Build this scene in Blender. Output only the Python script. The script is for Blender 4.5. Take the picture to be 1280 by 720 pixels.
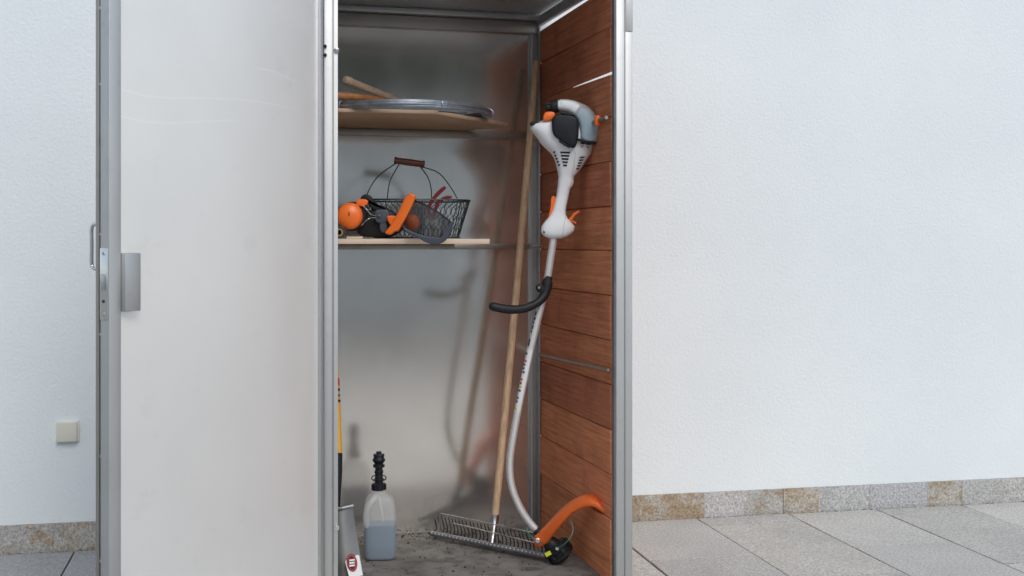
import bpy, bmesh, math, random
from mathutils import Vector, Matrix
R = math.radians
random.seed(7)
for o in list(bpy.data.objects): bpy.data.objects.remove(o)
S = bpy.context.scene
COL = S.collection

# ------------------------------------------------------------------ camera
CH, F, HY = 0.97, 1495.0, 302.0          # camera height, focal length in px of a 1280 px frame, horizon row
cam = bpy.data.cameras.new('camera'); camo = bpy.data.objects.new('camera', cam); COL.objects.link(camo)
camo.location = (0, 0, CH); camo.rotation_euler = (R(90), 0, 0)
cam.sensor_width = 36; cam.lens = 36 * F / 1280; cam.shift_y = -(360 - HY) / 1280
cam.clip_start = .05; cam.clip_end = 500
S.camera = camo

# ------------------------------------------------------------------ sky, sun, exposure
SUN_EL, SUN_AZ = 42, 156                 # azimuth measured clockwise from +Y
w = bpy.data.worlds.new('World'); S.world = w; w.use_nodes = True
nt = w.node_tree; nt.nodes.clear()
sky = nt.nodes.new('ShaderNodeTexSky'); sky.sky_type = 'NISHITA'; sky.sun_disc = False
sky.sun_elevation = R(SUN_EL); sky.sun_rotation = R(SUN_AZ); sky.dust_density = 1.2; sky.air_density = 1.0; sky.ozone_density = 1
hs = nt.nodes.new('ShaderNodeHueSaturation'); hs.inputs['Saturation'].default_value = .55
bg = nt.nodes.new('ShaderNodeBackground'); bg.inputs[1].default_value = .15
wo = nt.nodes.new('ShaderNodeOutputWorld')
nt.links.new(sky.outputs[0], hs.inputs['Color']); nt.links.new(hs.outputs[0], bg.inputs[0]); nt.links.new(bg.outputs[0], wo.inputs[0])
sl = bpy.data.lights.new('sun', 'SUN'); sl.energy = .9; sl.angle = R(30); sl.color = (1, .985, .96)
so = bpy.data.objects.new('sun', sl); COL.objects.link(so)
d = Vector((math.sin(R(SUN_AZ)) * math.cos(R(SUN_EL)), math.cos(R(SUN_AZ)) * math.cos(R(SUN_EL)), math.sin(R(SUN_EL))))
so.rotation_euler = d.to_track_quat('Z', 'Y').to_euler(); so.location = d * 20
vs_ = S.view_settings
vs_.view_transform = 'Standard'; vs_.look = 'None'; vs_.gamma = 1; vs_.exposure = .3; vs_.use_curve_mapping = False
S.render.engine = 'CYCLES'
S.cycles.max_bounces = 8; S.cycles.diffuse_bounces = 5; S.cycles.glossy_bounces = 5; S.cycles.transparent_max_bounces = 12

# ------------------------------------------------------------------ materials
def lin(c):
    return tuple((x / 12.92 if x <= .04045 else ((x + .055) / 1.055) ** 2.4) for x in (v / 255 for v in c))

def base(name):
    m = bpy.data.materials.new(name); m.use_nodes = True
    t = m.node_tree; p = t.nodes['Principled BSDF']
    return m, t, p

def N(t, kind, **kw):
    n = t.nodes.new('ShaderNode' + kind)
    for k, v in kw.items(): setattr(n, k, v)
    return n

def mth(t, op, a, b=None, clamp=False):
    n = N(t, 'Math', operation=op, use_clamp=clamp)
    for i, x in enumerate((a, b)):
        if x is None: continue
        if isinstance(x, (int, float)): n.inputs[i].default_value = x
        else: t.links.new(x, n.inputs[i])
    return n.outputs[0]

def ramp(t, src, a, b, va=0., vb=1.):
    n = N(t, 'MapRange'); n.clamp = True
    t.links.new(src, n.inputs[0])
    for i, x in enumerate((a, b, va, vb)): n.inputs[1 + i].default_value = x
    return n.outputs[0]

def mixc(t, f, a, b, mode='MIX'):
    n = N(t, 'Mix', data_type='RGBA', blend_type=mode)
    if isinstance(f, (int, float)): n.inputs[0].default_value = f
    else: t.links.new(f, n.inputs[0])
    for i, x in ((6, a), (7, b)):
        if isinstance(x, tuple): n.inputs[i].default_value = (*x[:3], 1)
        else: t.links.new(x, n.inputs[i])
    return n.outputs[2]

def coords(t, st=(1, 1, 1), rnd=False):
    tc = N(t, 'TexCoord'); v = tc.outputs['Object']
    if rnd:
        oi = N(t, 'ObjectInfo'); a = N(t, 'VectorMath', operation='ADD')
        sc = mth(t, 'MULTIPLY', oi.outputs['Random'], 57.)
        t.links.new(v, a.inputs[0]); t.links.new(sc, a.inputs[1]); v = a.outputs[0]
    mp = N(t, 'Mapping'); mp.inputs['Scale'].default_value = st
    t.links.new(v, mp.inputs[0]); return mp.outputs[0]

def noise(t, v, s, det=4, rough=.55):
    n = N(t, 'TexNoise'); n.inputs['Scale'].default_value = s; n.inputs['Detail'].default_value = det; n.inputs['Roughness'].default_value = rough
    t.links.new(v, n.inputs['Vector']); return n.outputs['Fac']

def bump(t, p, h, strength, dist):
    b = N(t, 'Bump'); b.inputs['Strength'].default_value = strength; b.inputs['Distance'].default_value = dist
    t.links.new(h, b.inputs['Height']); t.links.new(b.outputs[0], p.inputs['Normal'])

def mk(name, col, rough=.5, metal=0., var=.12, vs=8, st=(1, 1, 1), bs=0, bst=.3, bd=.002, dirt=None, rvar=.08, rnd=False, bst_=None, coat=0, spec=None):
    m, t, p = base(name)
    v = coords(t, st, rnd); f = noise(t, v, vs)
    c = mixc(t, ramp(t, f, .3, .7), tuple(x * (1 - var) for x in col), tuple(min(1, x * (1 + var)) for x in col))
    if rnd:
        oi = N(t, 'ObjectInfo'); c = mixc(t, 1., c, (1, 1, 1), 'MULTIPLY')
        g = N(t, 'HueSaturation'); t.links.new(c, g.inputs['Color']); t.links.new(ramp(t, oi.outputs['Random'], 0, 1, 1 - .16, 1 + .16), g.inputs['Value']); c = g.outputs[0]
    if dirt:
        dc, ds, d0, d1, amt = dirt
        f2 = noise(t, coords(t), ds, 6, .65)
        c = mixc(t, ramp(t, f2, d0, d1, 0, amt), c, dc)
    t.links.new(c, p.inputs['Base Color'])
    p.inputs['Metallic'].default_value = metal
    t.links.new(ramp(t, noise(t, coords(t), vs * 2.3), .3, .7, max(.02, rough - rvar), min(1, rough + rvar)), p.inputs['Roughness'])
    if spec is not None: p.inputs['Specular IOR Level'].default_value = spec
    if coat: p.inputs['Coat Weight'].default_value = coat
    if bs: bump(t, p, noise(t, coords(t, bst_ or (1, 1, 1), rnd), bs, 3), bst, bd)
    return m

MAT = {}
def plaster():
    m, t, p = base('white_plaster'); v = coords(t)
    c = mixc(t, ramp(t, noise(t, v, 1.6, 5), .3, .7), (.765, .817, .828), (.815, .862, .868))
    c = mixc(t, ramp(t, noise(t, v, 60, 4), .62, .8, 0, .18), c, (.60, .61, .61))
    t.links.new(c, p.inputs['Base Color']); p.inputs['Roughness'].default_value = .92; p.inputs['Specular IOR Level'].default_value = .2
    a = noise(t, v, 95, 4, .6); vo = N(t, 'TexVoronoi'); vo.inputs['Scale'].default_value = 120; t.links.new(v, vo.inputs['Vector'])
    h = mth(t, 'ADD', mth(t, 'MULTIPLY', a, 1.2), mth(t, 'MULTIPLY', vo.outputs['Distance'], -.35))
    bump(t, p, h, .42, .0035); return m
MAT['plaster'] = plaster()

def granite(name, rough_face):
    # object colour = tint of the stone, alpha = how much ochre staining it has
    m, t, p = base(name); v = coords(t, rnd=True); oi = N(t, 'ObjectInfo')
    g = noise(t, v, 130, 4, .75); g2 = noise(t, v, 330, 2, .6)
    k = N(t, 'HueSaturation'); t.links.new(oi.outputs['Color'], k.inputs['Color'])
    sp = mth(t, 'ADD', ramp(t, g, .3, .7, .5, 1.38), ramp(t, g2, .35, .68, -.22, .22)); t.links.new(sp, k.inputs['Value'])
    st = mth(t, 'ADD', noise(t, v, 13 if rough_face else 5, 6, .62), mth(t, 'MULTIPLY', mth(t, 'SUBTRACT', oi.outputs['Alpha'], .5), .7))
    och = mixc(t, ramp(t, g, .3, .7), (.17, .095, .04), (.55, .42, .25))
    c = mixc(t, ramp(t, st, .47, .60, 0, .8 if rough_face else .35), k.outputs[0], och)
    c = mixc(t, ramp(t, noise(t, v, 190, 2), .62, .72, 0, .6), c, (.08, .08, .08))
    c = mixc(t, ramp(t, noise(t, v, 3.2, 5), .45, .75, 0, .3), c, (.20, .20, .195))
    t.links.new(c, p.inputs['Base Color'])
    p.inputs['Roughness'].default_value = .85 if rough_face else .6
    h = mth(t, 'ADD', noise(t, v, 70 if rough_face else 260, 4, .6), mth(t, 'MULTIPLY', g, .4))
    bump(t, p, h, .8 if rough_face else .25, .006 if rough_face else .0012); return m
MAT['plinth'] = granite('split_granite', True)
MAT['slab'] = granite('flamed_granite', False)
MAT['mortar'] = mk('joint_sand', (.10, .095, .085), .95, var=.3, vs=40, bs=300, bd=.003)

def plank_mat():
    m, t, p = base('reddish_board'); v = coords(t, (1, 1, 1), True); oi = N(t, 'ObjectInfo')
    mp = N(t, 'Mapping'); mp.inputs['Scale'].default_value = (1, 1.2, 30); t.links.new(v, mp.inputs[0])
    g = noise(t, mp.outputs[0], 4, 6, .65)
    c = mixc(t, ramp(t, g, .3, .72), (.43, .155, .064), (.78, .325, .150))
    mp2 = N(t, 'Mapping'); mp2.inputs['Scale'].default_value = (1, 60, 3); t.links.new(v, mp2.inputs[0])
    sw = noise(t, mp2.outputs[0], 5, 3)                       # saw marks across the board
    c = mixc(t, ramp(t, sw, .4, .65, 0, .28), c, (.66, .31, .165))
    c = mixc(t, ramp(t, noise(t, v, 7, 5), .52, .75, 0, .4), c, (.17, .06, .034))
    k = N(t, 'HueSaturation'); t.links.new(c, k.inputs['Color']); t.links.new(ramp(t, oi.outputs['Random'], 0, 1, .76, 1.2), k.inputs['Value'])
    t.links.new(ramp(t, mth(t, 'FRACT', mth(t, 'MULTIPLY', oi.outputs['Random'], 7.3)), 0, 1, .490, .499), k.inputs['Hue'])
    t.links.new(k.outputs[0], p.inputs['Base Color']); p.inputs['Roughness'].default_value = .7; p.inputs['Specular IOR Level'].default_value = .2
    bump(t, p, mth(t, 'ADD', g, mth(t, 'MULTIPLY', sw, .8)), .5, .0016); return m
MAT['plank'] = plank_mat()

def sheet(name, col, rough, wav=.0, brush=.03, dirt=.25, metal=1.):
    m, t, p = base(name); v = coords(t)
    mp = N(t, 'Mapping'); mp.inputs['Scale'].default_value = (160, 160, 2.); t.links.new(v, mp.inputs[0])
    b = noise(t, mp.outputs[0], 3, 4)
    c = mixc(t, ramp(t, noise(t, v, 4.5, 6, .6), .3, .7), tuple(x * .96 for x in col), tuple(x * 1.03 for x in col))
    c = mixc(t, ramp(t, noise(t, v, 11, 7, .7), .55, .8, 0, dirt), c, (.30, .28, .25))
    t.links.new(c, p.inputs['Base Color']); p.inputs['Metallic'].default_value = metal
    r = mth(t, 'ADD', ramp(t, noise(t, v, 6, 3, .5), .3, .7, rough - .03, rough + .03), ramp(t, b, .3, .7, -.012, .012))
    t.links.new(r, p.inputs['Roughness'])
    h = mth(t, 'ADD', mth(t, 'MULTIPLY', b, brush), mth(t, 'MULTIPLY', noise(t, v, 2.2, 1), wav))
    bump(t, p, h, .5, .004); return m
MAT['back'] = sheet('brushed_steel_sheet', (.75, .715, .665), .145, wav=.8, brush=.0006, dirt=.10, metal=.84)
MAT['steel'] = sheet('galvanised_profile', (.56, .57, .57), .52, wav=.1, brush=.02, dirt=.4)
MAT['steel_pale'] = sheet('satin_aluminium_profile', (.62, .625, .615), .56, wav=.08, brush=.015, dirt=.3)
MAT['steel_dirty'] = sheet('stained_steel', (.44, .42, .39), .5, brush=.06, dirt=.8)
MAT['chrome'] = mk('bright_steel', (.72, .73, .74), .2, 1., var=.06)
MAT['zinc'] = mk('zinc_steel', (.55, .56, .57), .36, 1., var=.12, dirt=((.12, .10, .08), 30, .6, .75, .5))
MAT['greysteel'] = mk('painted_grey_steel', (.24, .25, .27), .5, .55, var=.15, dirt=((.10, .08, .06), 25, .55, .75, .5))
MAT['darkwire'] = mk('dark_tine_steel', (.026, .026, .027), .8, .0, spec=.12)
MAT['black'] = mk('black_rubber', (.015, .016, .018), .55, spec=.3, var=.25, dirt=((.09, .085, .075), 40, .6, .8, .3))
MAT['blackgloss'] = mk('dark_plastic', (.014, .016, .021), .45, spec=.3, var=.15, bs=500, bst=.15, bd=.0006)
MAT['navy'] = mk('dark_grey_blue_plastic', (.045, .055, .075), .4, var=.15)
MAT['bluedark'] = mk('grey_hinge_plastic', (.07, .08, .10), .42, var=.15)
MAT['orange'] = mk('orange_plastic', (.88, .17, .018), .36, var=.05, bs=400, bst=.08, bd=.0005)
MAT['orange_worn'] = mk('scuffed_orange_plastic', (.80, .15, .025), .42, var=.08, vs=14, dirt=((.20, .11, .06), 28, .56, .7, .75), bs=90, bst=.2, bd=.001)
MAT['white'] = mk('off_white_plastic', (.84, .855, .86), .4, var=.035, dirt=((.40, .39, .36), 24, .6, .8, .35), bs=500, bst=.08, bd=.0005)
MAT['red'] = mk('dark_red_grip', (.20, .008, .014), .4, var=.15)
MAT['yellow'] = mk('yellow_shaft_paint', (.70, .36, .035), .4, var=.1, dirt=((.2, .14, .06), 40, .6, .75, .5))
MAT['cream'] = mk('cream_plastic', (.72, .71, .60), .35, var=.02)
MAT['paper'] = mk('white_label', (.78, .77, .75), .45, var=.05)
MAT['ink'] = mk('black_ink', (.02, .02, .022), .5, var=.02)
MAT['ink_red'] = mk('red_ink', (.55, .02, .03), .45, var=.05)
MAT['ink_blue'] = mk('blue_ink', (.02, .10, .36), .45, var=.05)
MAT['ink_yellow'] = mk('yellow_ink', (.62, .66, .03), .45, var=.05)
MAT['teal'] = mk('dark_teal_rubber', (.03, .05, .055), .5)
MAT['green_wire'] = mk('dark_green_coated_wire', (.012, .026, .024), .4, var=.2)
MAT['black_wire'] = mk('blackened_wire', (.014, .014, .015), .4, .3)
MAT['cord'] = mk('turquoise_line', (.03, .30, .24), .4)
MAT['coil'] = mk('steel_wire', (.36, .40, .45), .38, .8, var=.25, vs=30)
MAT['redwood'] = mk('red_brown_turned_wood', (.13, .035, .02), .4, var=.25, vs=6, st=(4, 30, 30))
MAT['handle'] = mk('ash_wood', (.68, .47, .29), .5, var=.28, vs=5, st=(30, 30, 2), dirt=((.16, .10, .06), 9, .55, .78, .5), bs=60, bst=.15, bd=.001, bst_=(6, 6, .4))
MAT['oldwood'] = mk('weathered_wood', (.55, .42, .30), .6, var=.25, vs=7, st=(3, 20, 20), dirt=((.12, .09, .07), 22, .52, .74, .55))
MAT['brownwood'] = mk('varnished_wood', (.36, .15, .05), .45, var=.3, vs=7, st=(3, 20, 20), dirt=((.10, .05, .03), 30, .52, .7, .6))
MAT['ply'] = mk('raw_plywood', (.50, .355, .24), .65, var=.12, vs=4, st=(2, 14, 40), dirt=((.28, .18, .11), 8, .5, .8, .35))
MAT['ply_pale'] = mk('pale_board', (.66, .52, .39), .6, var=.1, vs=4, st=(2, 14, 60), dirt=((.36, .26, .17), 8, .5, .8, .3))
MAT['floor'] = mk('gritty_cabinet_floor', (.20, .19, .175), .7, .0, var=.35, vs=9, dirt=((.055, .05, .042), 14, .48, .66, .8), bs=160, bst=.5, bd=.003)
MAT['crumb'] = mk('soil_crumb', (.06, .05, .04), .9, var=.4, vs=60)
MAT['leaf'] = mk('added_hedge_leaf', (.11, .14, .08), .5, var=.4, vs=3)
MAT['leaf_dark'] = mk('added_hedge_twigs', (.08, .09, .065), .8, var=.4, vs=6)
MAT['blade'] = mk('grey_blade_steel', (.20, .20, .195), .42, .85, var=.15, dirt=((.16, .14, .12), 14, .5, .75, .5))
MAT['tube'] = mk('silver_tube', (.82, .82, .81), .33, .55, var=.06, dirt=((.45, .43, .40), 18, .58, .8, .4))
MAT['milky'] = mk('milky_plastic', (.86, .89, .90), .5, var=.02)
MAT['gravel'] = mk('pale_yard_gravel', (.40, .385, .35), .9, var=.25, vs=3, bs=60, bst=.6, bd=.02)
MAT['rivet'] = mk('pale_rivet', (.62, .63, .63), .4, .2)
MAT['liquid'] = mk('blue_grey_fuel', (.045, .13, .22), .25, var=.03)
MAT['liquid_pale'] = mk('pale_blue_fuel', (.13, .33, .41), .25, var=.03)

def shell(name, col, alpha):
    m, t, p = base(name); out = t.nodes['Material Output']
    p.inputs['Base Color'].default_value = (*col, 1); p.inputs['Roughness'].default_value = .38; p.inputs['Subsurface Weight'].default_value = 0
    tl = N(t, 'BsdfTranslucent'); tl.inputs[0].default_value = (*col, 1)
    m1 = N(t, 'MixShader'); m1.inputs[0].default_value = .14
    t.links.new(p.outputs[0], m1.inputs[1]); t.links.new(tl.outputs[0], m1.inputs[2])
    tr = N(t, 'BsdfTransparent'); m2 = N(t, 'MixShader'); m2.inputs[0].default_value = alpha
    t.links.new(tr.outputs[0], m2.inputs[1]); t.links.new(m1.outputs[0], m2.inputs[2]); t.links.new(m2.outputs[0], out.inputs[0])
    return m
MAT['hdpe'] = shell('milky_canister_plastic', (.80, .82, .82), .3)
MAT['tank'] = shell('milky_tank_plastic', (.86, .89, .90), .42)

def visor_mesh():
    m, t, p = base('fine_black_mesh'); out = t.nodes['Material Output']
    p.inputs['Base Color'].default_value = (.02, .021, .024, 1); p.inputs['Roughness'].default_value = .55
    uv = N(t, 'TexCoord').outputs['UV']; sx = N(t, 'SeparateXYZ'); t.links.new(uv, sx.inputs[0])
    a = mth(t, 'GREATER_THAN', mth(t, 'FRACT', mth(t, 'MULTIPLY', sx.outputs[0], 90)), .52)
    b = mth(t, 'GREATER_THAN', mth(t, 'FRACT', mth(t, 'MULTIPLY', sx.outputs[1], 60)), .52)
    f = mth(t, 'MAXIMUM', a, b)
    tr = N(t, 'BsdfTransparent'); mx = N(t, 'MixShader'); t.links.new(f, mx.inputs[0])
    t.links.new(tr.outputs[0], mx.inputs[1]); t.links.new(p.outputs[0], mx.inputs[2]); t.links.new(mx.outputs[0], out.inputs[0])
    return m
MAT['visor'] = visor_mesh()

# ------------------------------------------------------------------ mesh tools
class MB:
    def __init__(s): s.v = []; s.f = []; s.wn = False
    def box(s, a, b, M=None):
        i = len(s.v)
        for z in (a[2], b[2]):
            for x, y in ((a[0], a[1]), (b[0], a[1]), (b[0], b[1]), (a[0], b[1])):
                p = Vector((x, y, z)); s.v.append(M @ p if M else p)
        s.f += [tuple(i + k for k in q) for q in ((3, 2, 1, 0), (4, 5, 6, 7), (0, 1, 5, 4), (1, 2, 6, 5), (2, 3, 7, 6), (3, 0, 4, 7))]
        return s
    def rings(s, rs, closed=False, caps=True):
        i = len(s.v); n = len(rs[0])
        for r in rs: s.v += [Vector(p) for p in r]
        m = len(rs)
        for a in range(m if closed else m - 1):
            b = (a + 1) % m
            for k in range(n):
                l = (k + 1) % n
                s.f.append((i + a * n + k, i + a * n + l, i + b * n + l, i + b * n + k))
        if caps and not closed:
            s.f.append(tuple(i + k for k in reversed(range(n)))); s.f.append(tuple(i + (m - 1) * n + k for k in range(n)))
        return s
    def tube(s, pts, r, seg=10, closed=False, caps=True, flat=1.):
        pts = [Vector(p) for p in pts]; n = len(pts)
        rr = list(r) if isinstance(r, (list, tuple)) else [r] * n
        up = None; rs = []
        for k in range(n):
            a = pts[(k - 1) % n] if (closed or k > 0) else pts[k]
            b = pts[(k + 1) % n] if (closed or k < n - 1) else pts[k]
            t = (b - a).normalized()
            if up is None: up = Vector((0, 0, 1)) if abs(t.z) < .9 else Vector((0, 1, 0))
            x = t.cross(up).normalized(); y = x.cross(t).normalized(); up = y
            rs.append([pts[k] + x * math.cos(2 * math.pi * j / seg) * rr[k] + y * math.sin(2 * math.pi * j / seg) * rr[k] * flat for j in range(seg)])
        return s.rings(rs, closed, caps)
    def revolve(s, prof, M, seg=24):          # prof: (radius, height) along local z
        rs = [[M @ Vector((max(r, 1e-4) * math.cos(2 * math.pi * j / seg), max(r, 1e-4) * math.sin(2 * math.pi * j / seg), h)) for j in range(seg)] for r, h in prof]
        return s.rings(rs)
    def pillow(s, outline, h, r, toW, layers=5):   # outline (2-D, metres) swept through +-h, edges rounded by r; toW(x, z, depth)
        n = len(outline); P = [Vector(p) for p in outline]
        ar = sum(P[k].x * P[(k + 1) % n].y - P[(k + 1) % n].x * P[k].y for k in range(n))
        if ar < 0: P.reverse()
        nor = []
        for k in range(n):
            t = (P[(k + 1) % n] - P[k - 1]).normalized(); nor.append(Vector((t.y, -t.x)))
        rs = []; s.wn = True
        # quarter-round: depth from -h to -h+r, inset from r to 0
        seq = [(-h + r * (1 - math.cos(math.pi / 2 * j / layers)), r * (1 - math.sin(math.pi / 2 * j / layers))) for j in range(layers + 1)]
        full = seq + [(-dd, ii) for dd, ii in reversed(seq)]
        for dd, ii in full:
            rs.append([toW(P[k].x - nor[k].x * ii, P[k].y - nor[k].y * ii, dd) for k in range(n)])
        cen = sum(P, Vector((0, 0))) / n
        star = all((P[k] - cen).cross(P[(k + 1) % n] - cen) > 0 for k in range(n))
        if not star: return s.rings(rs)
        inner = [(P[k] - nor[k] * r) for k in range(n)]; ih = r * .22
        def lay(f, sg): return [toW(cen.x + (inner[k].x - cen.x) * f, cen.y + (inner[k].y - cen.y) * f, sg * (h + ih * (1 - f * f))) for k in range(n)]
        return s.rings([lay(.03, -1), lay(.35, -1), lay(.7, -1)] + rs + [lay(.7, 1), lay(.35, 1), lay(.03, 1)])
    def grid(s, rows, thick=None):
        i = len(s.v); n = len(rows[0])
        for r in rows: s.v += [Vector(p) for p in r]
        for a in range(len(rows) - 1):
            for k in range(n - 1): s.f.append((i + a * n + k, i + a * n + k + 1, i + (a + 1) * n + k + 1, i + (a + 1) * n + k))
        return s

MW = {}
def wm(o): return MW.get(o, Matrix.Identity(4))
def finish(me, angle=38):
    me.polygons.foreach_set('use_smooth', [True] * len(me.polygons)); me.set_sharp_from_angle(angle=R(angle))
def part(name, mb, mat, parent=None, bevel=0, local=False, angle=38, seg=2, label=None, normals=True):
    inv = wm(parent).inverted() if parent and not local else Matrix.Identity(4)
    me = bpy.data.meshes.new(name); me.from_pydata([inv @ v for v in mb.v], [], mb.f)
    bm = bmesh.new(); bm.from_mesh(me)
    if normals: bmesh.ops.recalc_face_normals(bm, faces=bm.faces)
    if bevel:
        es = [e for e in bm.edges if len(e.link_faces) == 2 and e.calc_face_angle(0) > R(35)]
        bmesh.ops.bevel(bm, geom=es, offset=bevel, segments=seg, affect='EDGES', profile=.5, clamp_overlap=True)
    bm.to_mesh(me); bm.free(); finish(me, angle)
    me.materials.append(MAT[mat])
    o = bpy.data.objects.new(name, me); COL.objects.link(o)
    if mb.wn:
        md = o.modifiers.new('weighted', 'WEIGHTED_NORMAL'); md.keep_sharp = True; md.weight = 80
    if parent: o.parent = parent
    MW[o] = wm(parent).copy() if parent else Matrix.Identity(4)
    if label: o['label'] = label
    return o
def empty(name, M):
    o = bpy.data.objects.new(name, None); COL.objects.link(o); o.empty_display_size = .1
    o.matrix_world = M; MW[o] = M.copy(); return o
def tag(o, label, cat=None, group=None, kind=None):
    if label: o['label'] = label
    if cat: o['category'] = cat
    if group: o['group'] = group
    if kind: o['kind'] = kind
    return o
def at(px, py, D):                        # a point at distance D whose direction was measured in the photograph
    return Vector(((px - 640) / F * D, D, CH - (py - HY) / F * D))
def cr(pts, n=6, closed=False):           # smooth curve through points of any dimension
    P = [Vector(p) for p in pts]; m = len(P); out = []
    for k in range(m if closed else m - 1):
        g = (lambda i: P[i % m]) if closed else (lambda i: P[max(0, min(m - 1, i))])
        a, b, c, e = g(k - 1), g(k), g(k + 1), g(k + 2)
        for j in range(n):
            t = j / n; out.append(.5 * ((2 * b) + (c - a) * t + (2 * a - 5 * b + 4 * c - e) * t * t + (3 * b - a - 3 * c + e) * t ** 3))
    if not closed: out.append(P[-1])
    return out
def frame(o, zdir, xref=Vector((1, 0, 0))):
    z = Vector(zdir).normalized(); y = z.cross(xref).normalized(); x = y.cross(z)
    return Matrix(((x.x, y.x, z.x, o[0]), (x.y, y.y, z.y, o[1]), (x.z, y.z, z.z, o[2]), (0, 0, 0, 1)))

# ------------------------------------------------------------------ ground and paving
GZ = -.017
WALL_M = Matrix.Translation((0, 4.14, GZ)) @ Matrix.Rotation(R(12.3), 4, 'Z')      # x along the wall, -y towards the camera
g = MB().grid([[(-150, -150, GZ - .045), (150, -150, GZ - .045)], [(-150, 150, GZ - .045), (150, 150, GZ - .045)]])
ground = part('ground', g, 'gravel'); ground['kind'] = 'structure'
bed = part('paving_bed', MB().grid([[(-3.0, .02, -.041), (4.7, .02, -.041)], [(-3.0, -5.3, -.041), (4.7, -5.3, -.041)]]), 'mortar')
bed.matrix_world = WALL_M; bed['kind'] = 'structure'
pav = empty('paving', WALL_M); pav['kind'] = 'structure'
SW, SLN, GAP = .35, .67, .0045
offs = {-1: .53, 0: .135, 1: .51, 2: .12, -6: .11, -7: .50, 3: .47, 4: .16}
proto = {}
def slab(s0, s1, t0, t1):
    key = (round(s1 - s0, 3), round(t1 - t0, 3))
    if key not in proto:
        b = MB().box((0, -(t1 - t0) + GAP, -.04), (s1 - s0 - GAP, 0, 0))
        o = part('paving_slab', b, 'slab', pav, bevel=.0018, local=True, seg=1); proto[key] = o.data
    else:
        o = bpy.data.objects.new('paving_slab', proto[key]); COL.objects.link(o); o.parent = pav
    o.location = (s0 + GAP / 2, -t0, random.uniform(-.0012, .0012))
    o.rotation_euler = (random.uniform(-.0015, .0015), random.uniform(-.0015, .0015), 0)
    k = random.uniform(.86, 1.1)
    o.color = (.525 * k, .51 * k, .475 * k, random.choice([.0, .05, .1, .2]))
    return o
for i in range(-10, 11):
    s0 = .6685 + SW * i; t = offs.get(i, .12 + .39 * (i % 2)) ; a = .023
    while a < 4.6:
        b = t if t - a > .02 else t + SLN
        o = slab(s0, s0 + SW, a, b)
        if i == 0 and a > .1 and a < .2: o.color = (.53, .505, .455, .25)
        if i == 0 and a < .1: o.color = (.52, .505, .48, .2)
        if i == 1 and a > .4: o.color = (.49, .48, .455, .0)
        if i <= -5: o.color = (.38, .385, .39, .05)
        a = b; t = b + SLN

# ------------------------------------------------------------------ house wall with stone plinth
wall = empty('garden_wall', WALL_M)
tag(wall, 'white rough plastered wall with granite plinth behind the steel cabinet', 'wall')
part('plaster_face', MB().box((-4.2, 0, .088), (5.2, .25, 3.4)), 'plaster', wall, local=True)
part('wall_core', MB().box((-4.2, .02, -.04), (5.2, .25, .087)), 'mortar', wall, local=True)
def s_of(px):
    k = (px - 640) / F; return 4.14 * k / (math.cos(R(12.3)) - k * math.sin(R(12.3)))
jl = [s_of(x) for x in (67, 790, 879, 932, 978, 1022, 1086, 1158, 1201, 1252)]
tints = [(.50, .485, .455, .34), (.50, .48, .44, .42), (.52, .48, .41, .62), (.57, .565, .55, .38), (.53, .52, .48, .40), (.52, .49, .43, .54), (.54, .54, .53, .12), (.52, .52, .525, .10), (.52, .50, .45, .48), (.52, .515, .50, .28)]
st = [(-4.2, -3.5), (-3.5, -2.9), (-2.9, -2.35), (-2.35, jl[0])]; tl = [(.50, .48, .45, .35), (.5, .5, .49, .2), (.50, .47, .42, .42), (.48, .465, .44, .40)]
for a in range(len(jl) - 1): st.append((jl[a], jl[a + 1])); tl.append(tints[a + 1])
a = jl[-1]
while a < 5.2:
    b = min(5.2, a + random.uniform(.22, .5)); st.append((a, b)); tl.append(random.choice(tints)); a = b
for k, ((a, b), c) in enumerate(zip(st, tl)):
    q = MB(); nx, nz = max(3, int((b - a) / .03)), 5
    y0 = -.007 - random.uniform(0, .0025)
    rows = [[(a + .0004 + (b - a - .0008) * i / nx, y0 - (random.uniform(-.0016, .0016) if 0 < i < nx and 0 < j < nz else 0) , -.03 + .1175 * j / nz) for i in range(nx + 1)] for j in range(nz + 1)]
    q.grid(rows)
    n = nx + 1; m = len(q.v)
    back = [Vector((p[0], .02, p[2])) for p in (rows[0][0], rows[0][-1], rows[-1][-1], rows[-1][0])]; q.v += back
    q.f += [tuple(list(range(0, n)) + [m + 1, m])[::-1], tuple([nz * n + i for i in range(n)] + [m + 2, m + 3]), tuple([j * n for j in range(nz + 1)] + [m + 3, m]), tuple([j * n + n - 1 for j in range(nz + 1)] + [m + 2, m + 1])]
    o = part('plinth_stone', q, 'plinth', wall, local=True, angle=50); o.color = c

# low white wall added out of view, brightens what the back panel mirrors
ow = empty('added_yard_wall', Matrix.Translation((0, -8, GZ))); tag(ow, 'white yard wall opposite the cabinet, added out of view to brighten reflections in the steel', 'wall')
part('plaster_face', MB().box((-16, -8.25, GZ - .06), (16, -8, 2.55)), 'plaster', ow)  # face of the added out-of-view wall
part('added_wall_coping', MB().box((-16, -8.29, 2.5505), (16, -7.96, 2.61)), 'slab', ow, bevel=.004)
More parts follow.
